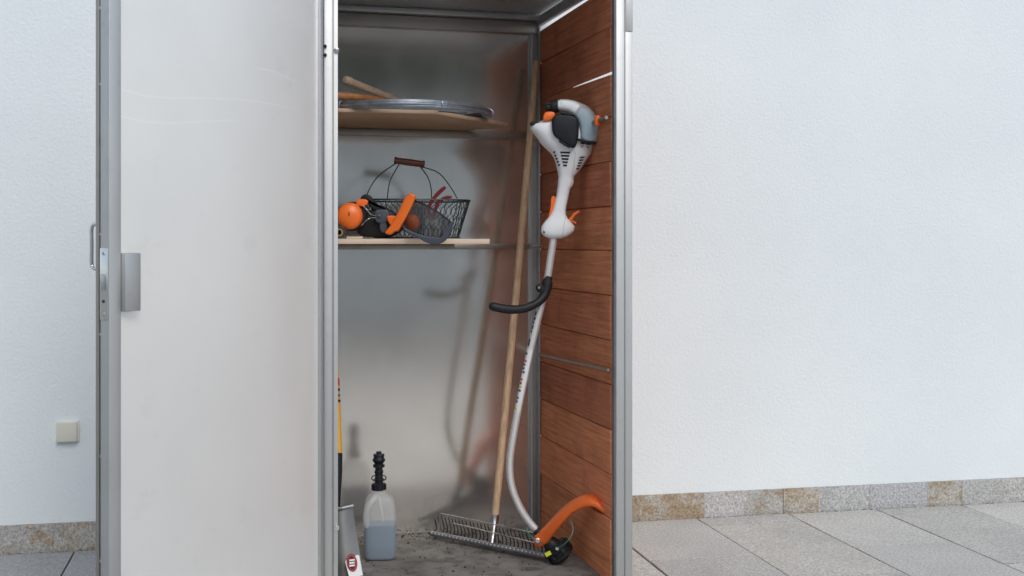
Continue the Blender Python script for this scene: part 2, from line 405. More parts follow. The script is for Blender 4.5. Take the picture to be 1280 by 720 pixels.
# clipped shrub row added out of view, darkens what the steel sheets mirror
added_hedge = empty('added_hedge', Matrix.Translation((0, -9.6, GZ))); tag(added_hedge, 'tall clipped green shrub row across the yard, added unseen to darken steel reflections', 'added_hedge')
hb = MB(); rows_ = [(-.02, -.3), (.0, .7), (.0, 1.6), (.02, 2.6), (.0, 4.8), (-.12, 5.55), (-.45, 5.7), (-.8, 5.5), (-.9, 2.0), (-.9, -.3)]
hb.grid([[(-16 + 32 * i / 110, y + random.uniform(-.06, .06), max(GZ - .04, z + random.uniform(-.07, .07))) for i in range(111)] for y, z in rows_])
hb.v = [Vector((v.x, v.y - 9.6, v.z)) for v in hb.v]
part('added_branch_mass', hb, 'leaf_dark', added_hedge)
lf = MB()
for k in range(12000):
    x = random.uniform(-16, 16); z = random.uniform(1.5, 5.7); o = Vector((x, -9.6 + random.uniform(-.08, .12) - (.5 * random.random() if z > 5.4 else 0), z))
    a = Vector((random.gauss(0, 1), random.gauss(0, .6), random.gauss(0, 1))).normalized() * .07; b = a.cross(Vector((random.gauss(0, .4), 1, random.gauss(0, .4)))).normalized() * .022
    i = len(lf.v); lf.v += [o - a, o + b, o + a, o - b]; lf.f.append((i, i + 1, i + 2, i + 3))
lo_ = part('added_hedge_leaves', lf, 'leaf', added_hedge); lo_['kind'] = 'stuff'

# switch on the wall
ss = s_of(85); D_ = 4.14 + ss * math.sin(R(12.3)); zz = CH - (539 - HY) / F * D_
sw = empty('light_switch', WALL_M @ Matrix.Translation((ss, 0, zz - GZ)))
tag(sw, 'square cream light switch low on the plastered wall', 'switch')
part('back_frame', MB().box((-.034, -.006, -.034), (.036, .004, .034)), 'paper', sw, bevel=.002, local=True)
part('rocker', MB().box((-.0345, -.019, -.0325), (.0295, -.0062, .033)), 'cream', sw, bevel=.0035, local=True, seg=3)

# ------------------------------------------------------------------ steel tool cabinet
CAB = Matrix.Translation((-.461, 3.164, 0)) @ Matrix.Rotation(R(15), 4, 'Z')    # x along the front, y into the depth
CW, CD, CHT = .7736, .761, 1.74
cab = empty('tool_cabinet', CAB)
tag(cab, 'tall steel tool cabinet with open door and reddish board side wall', 'cabinet')
def cbox(name, a, b, mat, bevel=.0015, parent=cab, label=None): return part(name, MB().box(a, b), mat, parent, bevel=bevel, local=True, label=label)
cbox('floor_plate', (-.03, .012, -.016), (CW + .03, CD, 0), 'floor', 0)
cbox('back_panel', (-.03, CD, -.01), (CW + .004, CD + .006, CHT), 'back', 0)
cbox('left_wall', (-.04, .012, -.012), (-.034, CD, CHT), 'back', 0)
cbox('roof_panel', (-.05, -.03, CHT + .002), (CW + .06, CD + .01, CHT + .02), 'steel', .002)
cbox('roof_fascia', (CW + .0345, -.0055, 1.563), (CW + .0555, -.0028, CHT), 'steel_pale', .001)
cbox('front_beam', (0.002, .0, CHT - .03), (CW - .002, .03, CHT), 'steel', .001)
# posts
po = cbox('front_post', (CW + .0075, .0, -.016), (CW + .033, .03, CHT), 'steel_pale')
cbox('cover_strip', (CW + .0335, -.0025, -.016), (CW + .055, .03, CHT), 'steel_pale', .001, po)
cbox('gap_shadow_strip', (CW + .0035, .004, -.016), (CW + .0072, .024, CHT), 'greysteel', 0, po)  # grey strip standing in for the shadow in the gap beside the boards
pl = cbox('front_post', (-.0355, .0, -.016), (-.0125, .03, CHT), 'steel_pale')
cbox('cover_strip', (-.012, -.005, -.016), (.0, .03, CHT), 'steel_pale', .001, pl)
for z in (1.485, 1.462): part('screw', MB().revolve([(.0, 0), (.0045, 0), (.0045, .004), (.002, .006), (0, .006)], Matrix.Translation((-.0335, -.0005, z)) @ Matrix.Rotation(R(90), 4, 'X'), 10), 'black', pl, local=True)
for z in (1.475, .215):
    b = MB(); Mx = Matrix.Translation((-.004, -.0052, z)) @ Matrix.Rotation(R(90), 4, 'X')
    b.revolve([(0, 0), (.0075, 0), (.0075, .003), (.005, .0032), (.005, .008), (0, .0085)], Mx, 12); part('bolt', b, 'chrome', pl, local=True)
# rear corner posts: folded angles
for nm, x0, x1 in (('rear_post', CW - .036, CW - .001), ('rear_post', -.033, -.002)):
    q = MB().box((x0, CD - .006, 0), (x1, CD - .0005, CHT - .04)).box((x1 - .006 if x1 > .1 else x0, CD - .034, 0), (x1 if x1 > .1 else x0 + .006, CD - .0065, CHT - .04))
    rp = part(nm, q, 'steel', cab, bevel=.001, local=True)
    if x1 > .1: part('bead', MB().tube([(x0 + .012, CD - .0085, .002), (x0 + .012, CD - .0085, CHT - .04)], .004, 8), 'steel_pale', rp, local=True)
cbox('top_rail', (-.03, CD - .022, CHT - .062), (CW - .001, CD - .0005, CHT - .022), 'steel_dirty')
cbox('ceiling_strip', (-.03, CD - .05, CHT - .020), (CW - .001, CD - .0005, CHT - .002), 'steel')
cbox('side_top_rail', (CW - .012, .03, CHT - .038), (CW + .004, CD - .0225, CHT - .006), 'steel')
cbox('shelf_rail', (-.03, CD - .030, 1.318), (CW - .037, CD - .0005, 1.3405), 'steel_dirty')
cbox('shelf_rail', (-.03, CD - .030, .944), (CW - .037, CD - .0005, .9625), 'steel_dirty')
part('side_bar', MB().tube([(CW - .0045, .031, .606), (CW - .0045, CD - .036, .586)], .0045, 8), 'steel_dirty', cab, local=True)
for z in (1.31, .955): part('shelf_peg', MB().tube([(CW - .001, CD - .06, z), (CW - .04, CD - .06, z)], .004, 8), 'zinc', cab, local=True)
# board side wall
sidew = empty('side_wall', CAB); sidew.parent = cab; sidew.matrix_world = CAB; sidew.matrix_local = Matrix.Identity(4)
PH = .127; z = .055 - PH
pm = None
rows = []
while z < 1.70:
    rows.append((max(z, -.012), min(z + PH, 1.697))); z += PH
for k, (z0, z1) in enumerate(rows):
    q = MB(); ny = 10; g0 = .0016; w0 = 0; w1 = 0
    if k == len(rows) - 2: w1 = .009                    # this board has sagged at the front and lets daylight in
    if k == len(rows) - 3: w1 = 0
    rs = []
    for j in range(ny + 1):
        y = .027 + (CD - .034) * j / ny; f_ = 1 - j / ny
        lo = z0 + (g0 if k != len(rows) - 2 else .0002); hi = z1 - (g0 if k != len(rows) - 3 else .0002)
        if k == len(rows) - 3: hi -= .0085 * max(0, f_ - .42) / .58
        if k == len(rows) - 1: hi -= .010 * max(0, .75 - f_) * 1.3
        bow = .0022 * math.sin(k * 2.3 + 3.1 * f_)
        xx = CW + .0005 + bow
        rs.append([(xx, y, lo), (xx + .007, y, lo), (xx + .007, y, hi), (xx, y, hi)])
    q.rings(rs)
    if k > 0:                            # tongue that closes the joint below
        q.rings([[(CW + .0076, y_, z0 - .012), (CW + .0106, y_, z0 - .012), (CW + .0106, y_, z0 + .02), (CW + .0076, y_, z0 + .02)] for y_ in (.028 if k != len(rows) - 2 else .40, CD - .01)])
    part('plank', q, 'plank', sidew, bevel=.0012, local=True, seg=1)
# tool hook with orange tip
hk = part('tool_hook', MB().tube([(CW - .010, .032, 1.322), (CW - .012, .09, 1.320), (CW - .016, .20, 1.318)], .0055, 8), 'steel_dirty', cab, local=True)
part('hook_tip', MB().tube([(CW - .014, .098, 1.305), (CW - .014, .098, 1.334)], .0095, 12), 'orange', hk, bevel=.002, local=True)

# door, hinged on the left post and swung wide open
DA = 62
hx, hy = (CAB @ Vector((-.038, -.012, 0))).xy
kk = (640 - 136.5) / F
DL = (hx + kk * hy) / (math.cos(R(DA)) + kk * math.sin(R(DA)))
DM = Matrix.Translation((hx, hy, 0)) @ Matrix(((-math.cos(R(DA)), math.sin(R(DA)), 0, 0), (-math.sin(R(DA)), -math.cos(R(DA)), 0, 0), (0, 0, 1, 0), (0, 0, 0, 1)))
print('DOOR LENGTH', DL)
def door_sheet():
    m, t, p = base('satin_door_sheet'); v = coords(t); sx = N(t, 'SeparateXYZ'); t.links.new(v, sx.inputs[0])
    mp = N(t, 'Mapping'); mp.inputs['Scale'].default_value = (260, 30, 3); t.links.new(v, mp.inputs[0]); b = noise(t, mp.outputs[0], 2, 4)
    c = mixc(t, ramp(t, noise(t, v, 3, 5), .3, .7), (.92, .905, .875), (.965, .95, .92))
    c = mixc(t, ramp(t, noise(t, v, 9, 7, .7), .58, .8, 0, .22), c, (.60, .60, .585))
    # light streaks cast on the sheet, painted paler with a slight ridge
    light_streak = None; fade = None
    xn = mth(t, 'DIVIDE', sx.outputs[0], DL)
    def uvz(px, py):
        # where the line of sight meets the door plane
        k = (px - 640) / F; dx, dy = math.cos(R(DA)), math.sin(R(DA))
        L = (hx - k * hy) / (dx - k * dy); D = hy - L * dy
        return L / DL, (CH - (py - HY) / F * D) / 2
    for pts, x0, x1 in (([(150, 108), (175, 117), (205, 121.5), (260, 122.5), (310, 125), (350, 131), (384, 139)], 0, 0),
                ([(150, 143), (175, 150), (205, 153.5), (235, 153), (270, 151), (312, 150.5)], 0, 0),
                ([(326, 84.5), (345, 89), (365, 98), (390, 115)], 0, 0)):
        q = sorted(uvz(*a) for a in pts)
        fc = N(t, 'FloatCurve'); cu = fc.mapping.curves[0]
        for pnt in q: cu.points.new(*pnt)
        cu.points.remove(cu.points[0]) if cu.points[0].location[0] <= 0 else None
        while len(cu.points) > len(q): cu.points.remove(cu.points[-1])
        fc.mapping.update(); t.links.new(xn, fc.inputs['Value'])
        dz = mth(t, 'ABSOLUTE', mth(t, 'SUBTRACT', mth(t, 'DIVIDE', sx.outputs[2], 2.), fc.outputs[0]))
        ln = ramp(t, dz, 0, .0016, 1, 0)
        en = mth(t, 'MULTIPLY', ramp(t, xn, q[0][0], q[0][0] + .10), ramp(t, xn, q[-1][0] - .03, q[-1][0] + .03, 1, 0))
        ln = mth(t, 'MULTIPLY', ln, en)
        light_streak = ln if light_streak is None else mth(t, 'MAXIMUM', light_streak, ln)
    c = mixc(t, light_streak, c, (1., .98, .93))
    t.links.new(c, p.inputs['Base Color']); p.inputs['Metallic'].default_value = .6
    t.links.new(ramp(t, noise(t, v, 5, 6, .6), .3, .7, .34, .44), p.inputs['Roughness'])
    hh = mth(t, 'ADD', mth(t, 'MULTIPLY', b, .02), mth(t, 'MULTIPLY', noise(t, v, 1.8, 1), .8))
    hh = mth(t, 'ADD', hh, mth(t, 'MULTIPLY', light_streak, .05))
    bump(t, p, hh, .4, .004); return m
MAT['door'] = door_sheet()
door = empty('door', DM); door.parent = cab; door.matrix_local = CAB.inverted() @ DM
def dbox(name, a, b, mat, bevel=.001, label=None): return part(name, MB().box(a, b), mat, door, bevel=bevel, local=True, label=label)
DT, DB = 1.72, .012
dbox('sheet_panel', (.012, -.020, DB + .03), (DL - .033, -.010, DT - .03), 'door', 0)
dbox('stile', (DL - .033, -.026, DB), (DL, 0, DT), 'steel_pale', .0015)
dbox('stile', (0, -.026, DB), (.0115, -.002, DT), 'steel', .0015)
dbox('rail', (.0117, -.026, DT - .0298), (DL - .0332, -.001, DT), 'steel_pale')
dbox('rail', (.0117, -.026, DB), (DL - .0332, -.001, DB + .0298), 'steel_pale')
dbox('outer_skin', (.0, -.038, DB), (DL + .0015, -.029, DT), 'steel_dirty', .001, 'stained steel outer sheet of the door')
dbox('seam_seal', (.004, -.0289, DB), (DL - .003, -.0262, DT), 'black', 0)
dbox('lock_plate', (DL, -.025, .806), (DL + .0022, -.003, .957), 'chrome', .0008)
dbox('latch_bolt', (DL + .0022, -.019, .868), (DL + .006, -.009, .902), 'zinc', .001)
for z in (.945, .845, .818):
    part('screw', MB().revolve([(0, 0), (.0034, 0), (.0034, .0012), (.002, .0018), (0, .0012)], Matrix.Translation((DL + .0022, -.014, z)) @ Matrix.Rotation(R(90), 4, 'Y'), 10), 'zinc' if z != .845 else 'ink', door, local=True)
dbox('lock_case', (DL - .078, -.010, .822), (DL - .0335, .012, .946), 'steel', .003, 'brushed steel lock case')
hz0, hz1 = .912, 1.008
part('pull_handle', MB().tube(cr([(DL - .012, -.038, hz0), (DL - .012, -.058, hz0 + .002), (DL - .012, -.064, hz0 + .012), (DL - .012, -.064, (hz0 + hz1) / 2), (DL - .012, -.064, hz1 - .012), (DL - .012, -.058, hz1 - .002), (DL - .012, -.038, hz1)], 5), .0042, 10), 'chrome', door, local=True)
for z in (.30, .52, .775, .985, 1.30, 1.46): part('rivet', MB().revolve([(0, 0), (.0035, 0), (.003, .002), (0, .0026)], Matrix.Translation((DL - .0028, -.0276, z)) @ Matrix.Rotation(R(90), 4, 'Y'), 8), 'zinc', door, local=True)
for z in (.2, .86, 1.55):
    part('hinge', MB().tube([(-.0045, -.012, z - .04), (-.0045, -.012, z + .04)], .0042, 10), 'zinc', door, bevel=0, local=True)

# ------------------------------------------------------------------ shelf boards
def loc(px, py, z, v=None):        # cabinet coordinates of a sight line at height z
    D = (z - CH) / ((HY - py) / F); return CAB.inverted() @ Vector(((px - 640) / F * D, D, z))
zs = 1.3415
pg = [(-.03, .262), (.31, .243), (.612, .545), (.612, .60), (.50, CD - .004), (-.03, CD - .004)]
q = MB().rings([[(x, y, zs) for x, y in pg], [(x, y, zs + .0105) for x, y in pg]])
sh = empty('shelf_board', CAB @ Matrix.Translation((0, 0, zs))); tag(sh, 'brown plywood upper shelf board with slanted front corner, under the wire coil', 'shelf')
q.v = [CAB @ v for v in q.v]
part('board', q, 'ply', sh, bevel=.001)
sl_ = empty('shelf_board', CAB @ Matrix.Translation((0, 0, .963))); tag(sl_, 'pale lower shelf board carrying the wire basket and orange ear muffs', 'shelf')
q = MB().box((-.03, .25, .9632), (.476, CD - .004, .978), CAB); part('board', q, 'ply_pale', sl_, bevel=.001)
ZL = .978

# ------------------------------------------------------------------ upper shelf: coil of wire, two wooden handles
cc = Vector((-.325, 3.65, 0)); ztop = zs + .0105
coil = empty('wire_coil', Matrix.Translation((cc.x, cc.y, ztop))); tag(coil, 'round coil of bare steel wire lying on the upper shelf', 'wire')
for k in range(13):
    rr = .252 + random.uniform(-.010, .008); zz = ztop + .0035 + (k % 4) * .0056; ex = random.uniform(-.006, .006); ey = random.uniform(-.006, .006); ph = random.uniform(0, 6.28); wv = random.uniform(.0005, .0025)
    part('strand', MB().tube([(cc.x + ex + rr * math.cos(a), cc.y + ey + rr * math.sin(a), zz + wv * math.sin(2 * a + ph)) for a in [2 * math.pi * j / 72 for j in range(72)]], .0033, 6, closed=True), 'coil', coil)
for ang in (5, 95, 230, -62):
    a = R(ang); c = Vector((cc.x + .252 * math.cos(a), cc.y + .252 * math.sin(a), ztop + .0125)); t = Vector((-math.sin(a), math.cos(a), 0)); rd = Vector((math.cos(a), math.sin(a), 0))
    part('binding_wire', MB().tube([c + rd * .017 * math.cos(b) + Vector((0, 0, 1)) * .0135 * math.sin(b) + t * .003 * math.sin(b * .5) for b in [2 * math.pi * j / 20 for j in range(20)]], .0013, 5, closed=True), 'coil', coil)
tail = [at(584, 141, 3.52), at(575, 141.5, 3.5), at(568, 141, 3.46), at(560, 140.2, 3.44), at(548, 139.5, 3.42)]
part('loose_end', MB().tube(cr(tail, 5), .0014, 5), 'darkwire', coil)

def stick(name, pts, rad, mat, label, cat):
    o = empty(name, Matrix.Translation(pts[0])); tag(o, label, cat)
    P = cr(pts, 5); n = len(P)
    rr = [rad[0] + (rad[1] - rad[0]) * k / (n - 1) for k in range(n)]
    tdir = (P[0] - P[1]).normalized()
    P = [P[0] + tdir * .006, P[0] + tdir * .003] + P; rr = [rr[0] * .55, rr[0] * .9] + rr
    part('shaft', MB().tube(P, rr, 14), mat, o, angle=60); return o
s1 = stick('wooden_stick', [at(432, 100, 3.50), at(462, 112, 3.60), at(500, 126, 3.72)], (.0125, .0105), 'oldwood', 'pale weathered wooden tool handle propped up on the wire coil', 'handle')
part('end_ring', MB().tube([at(434, 100.8, 3.507), at(437, 102, 3.517)], (.0138), 14), 'oldwood', s1)
stick('wooden_stick', [at(420, 119.5, 3.44), at(445, 121, 3.47), at(478, 125, 3.56)], (.0125, .007), 'brownwood', 'orange brown wooden handle lying beneath the pale one on the coil', 'handle')

# ------------------------------------------------------------------ wire basket
BK = Matrix.Translation((-.292, 3.655, ZL)) @ Matrix.Rotation(R(14), 4, 'Z')
bk = empty('wire_basket', BK); tag(bk, 'dark green wire mesh basket with wooden grip on the lower shelf', 'basket')
def bpt(f, h):      # f around 0..1, h 0..1 up
    a = 2 * math.pi * f; ax, ay = .128 + .033 * h, .082 + .026 * h
    n = 3.2; c, s = math.cos(a), math.sin(a)
    x = math.copysign(abs(c) ** (2 / n), c) * ax; y = math.copysign(abs(s) ** (2 / n), s) * ay
    return BK @ Vector((x, y, .004 + .113 * h))
# arc-length table so that the mesh is even round the corners
tab = [0]; M_ = 400
for i in range(M_): tab.append(tab[-1] + (bpt((i + 1) / M_, 1) - bpt(i / M_, 1)).length)
def even(f):
    f = f % 1 * tab[-1]; lo, hi = 0, M_
    while hi - lo > 1:
        mid = (lo + hi) // 2
        if tab[mid] <= f: lo = mid
        else: hi = mid
    return (lo + (f - tab[lo]) / max(1e-9, tab[lo + 1] - tab[lo])) / M_
net = MB(); NW = 52
for k in range(NW):
    for sgn in (1, -1):
        P = []
        for j in range(15):
            h = j / 14; zig = .24 * (((j // 2) % 2) * 2 - 1) if False else 0
            P.append(bpt(even((k + sgn * (h * 3.5 + .18 * math.sin(h * 7 * math.pi)) + (0 if sgn > 0 else .0)) / NW), h))
        net.tube(P, .00075, 4, caps=False)
for k in range(-8, 9):       # bottom
    a = BK @ Vector((k * .015, -.078, .003)); b = BK @ Vector((k * .015, .078, .003)); net.tube([a, b], .0009, 4)
for k in range(-5, 6):
    a = BK @ Vector((-.124, k * .014, .0045)); b = BK @ Vector((.124, k * .014, .0045)); net.tube([a, b], .0009, 4)
part('wire_mesh', net, 'green_wire', bk)
part('rim', MB().tube([bpt(even(i / 80), 1) for i in range(80)], .0026, 8, closed=True), 'green_wire', bk)
part('base_ring', MB().tube([bpt(even(i / 80), 0) for i in range(80)], .002, 6, closed=True), 'green_wire', bk)
for f in (.0, .07, .13, .25, .37, .43, .5, .57, .63, .75, .87, .93): part('upright', MB().tube([bpt(even(f), h / 4) for h in range(5)], .0014, 5), 'green_wire', bk)
gl, gr = at(493, 200.5, 3.645), at(530.5, 205.5, 3.66)
ax_ = gr - gl
part('grip', MB().tube([gl - ax_ * .01, gl, gl + ax_ * .05, gl + ax_ * .1, gl + ax_ * .5, gl + ax_ * .9, gl + ax_ * .95, gr, gr + ax_ * .01], [.006, .0115, .0118, .0098, .0108, .0098, .0118, .0115, .006], 14), 'redwood', bk)
e1, e2 = gl + ax_ * .04 + Vector((0, 0, -.009)), gr - ax_ * .04 + Vector((0, 0, -.009))
for pts in ([e1, at(474, 219, 3.60), at(463, 234, 3.57), at(458, 246, 3.565)],
            [e1 + ax_ * .12, at(488, 225, 3.69), at(485, 240, 3.73), at(484, 250.5, 3.74)],
            [e2 - ax_ * .1, at(535, 222, 3.70), at(539, 237, 3.74), at(539.5, 250.5, 3.755)],
            [e2, at(548, 216, 3.63), at(562, 232, 3.62), at(571.5, 248, 3.615)]):
    part('bail_wire', MB().tube(cr(pts, 6), .0017, 6), 'black_wire', bk)

# secateurs standing in the basket
sc = empty('secateurs', Matrix.Translation(at(540, 290, 3.66))); tag(sc, 'dark red handled secateurs standing inside the wire basket', 'secateurs')
part('handle', MB().tube(cr([at(536, 270, 3.65), at(537, 257, 3.65), at(543, 247, 3.65), at(550, 239.5, 3.65), at(557, 233.5, 3.65)], 5), [.0045] * 4 + [.0055] * 8 + [.006] * 6 + [.005] * 2 + [.003], 10, flat=.7), 'red', sc)
part('handle', MB().tube(cr([at(541, 273, 3.66), at(544, 263, 3.66), at(548, 253, 3.66), at(556, 247.5, 3.66), at(565, 246, 3.66)], 5), [.0058] * 8 + [.0052] * 10 + [.0045] * 2 + [.0025], 10, flat=.7), 'red', sc)
part('pivot', MB().tube([at(539, 271, 3.645), at(539, 271, 3.67)], .012, 12), 'red', sc, bevel=.002)
part('blade', MB().pillow([(p - 539) / 410 and ((p - 539) / 410, (271 - y) / 410) or (0, 0) for p, y in ((535, 274), (543, 274), (546, 284), (541, 294), (538, 286))], .003, .001, lambda x, y, dd: at(539, 271, 3.657) + Vector((x, dd, y)), 2), 'zinc', sc)

# ------------------------------------------------------------------ ear muffs with visor
EM = empty('ear_muff_visor', Matrix.Translation(at(470, 297, 3.5))); tag(EM, 'orange ear muffs with black mesh face visor in front of the basket', 'ear muffs')
def pill(pts, D, h, r, n=4, tilt=0):
    P = cr([(x, y) for x, y in pts], n, True); cx = sum(p.x for p in P) / len(P); cy = sum(p.y for p in P) / len(P)
    o = at(cx, cy, D); k = D / F
    return MB().pillow([((p.x - cx) * k, -(p.y - cy) * k) for p in P], h, r, lambda x, y, dd: o + Vector((x, dd + x * tilt, y)))
def cup(c, rad, axis, prof, mat, name, parent, seg=28, sc=(1, 1.06, 1)):
    return part(name, MB().revolve(prof, frame(c, axis) @ Matrix.Diagonal((sc[0], sc[1], sc[2], 1)), seg), mat, parent, angle=50)
cc_ = at(437.5, 270, 3.475); axd = Vector((.10, -1, .06))
cupo = cup(cc_, .037, axd, [(0, -.012), (.034, -.012), (.0365, -.008), (.037, .004), (.0345, .014), (.028, .021), (.0265, .0215), (.024, .0232), (.012, .0265), (0, .0275)], 'orange', 'ear_cup', EM)
part('cup_seam', MB().tube([frame(cc_, axd) @ Vector((.0312 * math.cos(a), .0332 * math.sin(a), .0178)) for a in [2 * math.pi * j / 36 for j in range(36)]], .0009, 5, closed=True), 'orange_worn', cupo)
for dx, dz, hh_ in ((.001, .005, .0055),):
    part('logo_mark', MB().box((dx - .0012, -.0292, dz - hh_), (dx + .0012, -.0262, dz + hh_), Matrix.Translation(cc_)), 'ink', cupo)
cup(at(441, 270.5, 3.505), .04, axd, [(0, -.02), (.036, -.02), (.041, -.013), (.041, .004), (.037, .012), (0, .012)], 'black', 'ear_cushion', EM)
part('cup_clip', pill([(446, 256), (447, 250), (455, 249), (460, 251), (459, 256), (452, 258)], 3.50, .012, .003), 'orange', EM)
cup(at(515.5, 278, 3.53), .022, Vector((.3, -1, .1)), [(0, -.02), (.02, -.02), (.0215, -.012), (.0215, .004), (.018, .012), (.009, .017), (0, .018)], 'orange', 'ear_cup', EM, sc=(.95, 1.1, 1))
part('strap', pill([(451, 250), (453, 245), (459, 243), (465, 247), (470, 255), (479, 258), (487, 262), (482, 266), (472, 265), (464, 260), (459, 252), (455, 251)], 3.52, .016, .006), 'black', EM)
part('headgear_shell', pill([(453, 274), (462, 264), (474, 261), (490, 263), (500, 274), (502, 288), (486, 296.2), (462, 296.2), (450, 293.5), (447, 285)], 3.54, .035, .014), 'black', EM)
part('hinge_block', pill([(470, 263.5), (478, 262), (485, 263), (487, 271), (484, 278), (475, 279), (469.5, 275)], 3.495, .012, .004), 'bluedark', EM)
part('hinge_stud', MB().revolve([(0, 0), (.006, 0), (.006, .003), (.003, .005), (0, .005)], frame(at(473.5, 270.5, 3.484), Vector((0, -1, 0))), 12), 'navy', EM)
part('lower_clip', pill([(476, 279), (483, 278), (484, 287), (479, 291), (475, 286)], 3.495, .01, .003), 'bluedark', EM)
for pts in ([at(453, 256, 3.478), at(459, 262.5, 3.472), at(464, 268, 3.478), at(470, 269.5, 3.482)], [at(452, 282, 3.478), at(458, 275.5, 3.472), at(463, 272.5, 3.478), at(470, 272, 3.482)]):
    part('cup_wire', MB().tube(cr(pts, 5), .0014, 6), 'chrome', EM)
part('brow_bracket', pill([(510, 243.5), (514, 241.8), (519, 244.5), (519.5, 248), (515, 259), (509, 271), (503, 281), (498, 288.5), (494, 289.5), (488, 293.5), (483, 292.5), (481.5, 290), (488, 282), (495, 271), (501, 259), (506, 249)], 3.445, .016, .005, tilt=-.25), 'orange', EM)
part('bracket_stub', pill([(484, 271), (490, 269.5), (496, 271), (493, 278), (488, 281)], 3.475, .01, .003), 'orange', EM)
# visor mesh: a curved patch
A = [at(513, 250, 3.465), at(522, 252, 3.44), at(537, 259, 3.42), at(553, 269, 3.425), at(566, 280, 3.45)]
B = [at(499, 287, 3.465), at(512, 291, 3.43), at(530, 298, 3.405), at(546, 301, 3.41), at(558, 300, 3.44)]
Ac, Bc = cr(A, 4), cr(B, 4); rows = []
for j in range(9):
    t = j / 8; rows.append([a.lerp(b, t) + Vector((0, -.022 * math.sin(math.pi * t), 0)) for a, b in zip(Ac, Bc)])
vo = part('visor_screen', MB().grid(rows), 'visor', EM)
uvl = vo.data.uv_layers.new(name='UVMap'); nC = len(Ac)
for lp in vo.data.loops: i = lp.vertex_index; uvl.data[lp.index].uv = ((i % nC) / (nC - 1), (i // nC) / 8)
part('visor_rim', pill([(503, 282.5), (510, 287), (520, 291.5), (532, 295), (543, 296.5), (552, 296.5), (557.5, 289), (562.5, 279), (566, 279.5), (563.5, 290), (558.5, 299), (551, 304.3), (541, 305.5), (530, 301.5), (518, 295), (507, 290)], 3.40, .007, .003, tilt=.05), 'navy', EM)
part('visor_edge', MB().tube(Ac, .0022, 6), 'black', EM)

# two small things at the left end of the lower shelf
tp = empty('tape_roll', Matrix.Translation(at(424, 297, 3.44))); tag(tp, 'small dark roll with yellow core at the left end of the lower shelf', 'tape')
ct = Vector((at(424, 290, 3.44).x, 3.44, ZL + .0185)); Mx = frame(ct, Vector((.1, -1, 0)))
part('roll', MB().revolve([(.0105, -.012), (.0165, -.012), (.018, -.010), (.018, .010), (.0165, .012), (.0105, .012), (.0105, -.012)], Mx, 22), 'teal', tp)
part('core', MB().revolve([(.008, -.0123), (.0103, -.0123), (.0103, .0126), (.008, .0126), (.008, -.0123)], Mx, 22), 'yellow', tp)
wc = empty('wood_offcut', Matrix.Translation(at(443, 298, 3.43))); tag(wc, 'small pale wood offcut lying under the orange ear cup', 'wood')
part('piece', MB().box((-.024, -.012, 0), (.022, .01, .006), Matrix.Translation((at(443, 298, 3.43).x, 3.44, ZL + .0004)) @ Matrix.Rotation(R(9), 4, 'Z')), 'ply_pale', wc, bevel=.001)

# ------------------------------------------------------------------ brush cutter
DS = 3.56
bc = empty('brush_cutter', Matrix.Translation((.115, 3.60, 0))); tag(bc, 'white and orange petrol brush cutter with curved silver shaft', 'brush cutter')
SEC = [(149, 680, 730, .022), (152, 675, 738, .036), (156, 664.5, 742, .044), (161, 662.5, 744, .050), (166, 666, 745, .053), (172, 671, 745, .055), (179, 675.5, 743, .055), (186, 682.5, 741, .052),
       (192, 689, 739, .048), (197, 692, 735.5, .045), (202, 694, 732, .041), (208, 695.5, 728, .037), (214, 696.8, 723.5, .033), (221, 698, 717.5, .027), (224, 697.6, 717, .026), (228, 697.3, 717.3, .025), (232, 697, 716, .023),
       (236, 696.5, 712.8, .021), (243, 695.5, 711, .0195), (250, 694, 709.6, .019), (257, 692.3, 708, .019), (263, 690.5, 707, .0195), (268, 688, 707.5, .020), (273, 684.5, 709.5, .022), (278, 680, 714.5, .024),
       (283, 677, 718.2, .026), (288, 675.8, 718, .026), (292, 676.8, 714.5, .0245), (295.5, 680.5, 709, .021), (298, 687, 701, .012)]
NE = 2.6
def DC(py): return DS - .02 * (py - 150) / 150 * -1
rs = []
for py, xl, xr, hd in SEC:
    o = at((xl + xr) / 2, py, DC(py)); hw = (xr - xl) / 2 * DC(py) / F; ring = []
    for j in range(36):
        a = 2 * math.pi * j / 36; c, s = math.cos(a), math.sin(a)
        ring.append(o + Vector((math.copysign(abs(c) ** (2 / NE), c) * hw, math.copysign(abs(s) ** (2 / NE), s) * hd, 0)))
    rs.append(ring)
hous = part('housing', MB().rings(rs), 'white', bc, angle=60)
def front(px, py, lift=0):
    for (a, b) in zip(SEC, SEC[1:]):
        if a[0] <= py <= b[0]:
            t = (py - a[0]) / (b[0] - a[0]); xl, xr, hd = (a[i] + (b[i] - a[i]) * t for i in (1, 2, 3)); break
    s = min(.999, abs((px - (xl + xr) / 2) / ((xr - xl) / 2)))
    D = DC(py) - hd * (1 - s ** NE) ** (1 / NE) - lift
    return at((xl + xr) / 2 + (px - (xl + xr) / 2), py, DC(py)) + Vector((0, D - DC(py), 0))
def slot(x0, x1, y0, y1, sk=0):
    c = [front(x0, y0 + sk, -.003), front(x1, y0, -.003), front(x1 - .6, y1, -.003), front(x0 + .3, y1 + sk, -.003)]
    c2 = [p + Vector((0, -.0045, 0)) for p in c]
    part('vent_slot', MB().rings([c, c2]), 'ink', hous)
for k in range(5): slot(699.5 + k * .9, 711.8 - k * .9, 191.3 + k * 3.9, 193.6 + k * 3.9, -.5)
for k in range(5): slot(691 + k * 1.5, 693.6 + k * 1.5, 190.5 + k * 3.9, 192.8 + k * 3.9, -.4)
for k in range(5): slot(723.6 - k * 1.0, 730.0 - k * 1.5, 196.5 + k * 3.4, 198.3 + k * 3.4, .9)
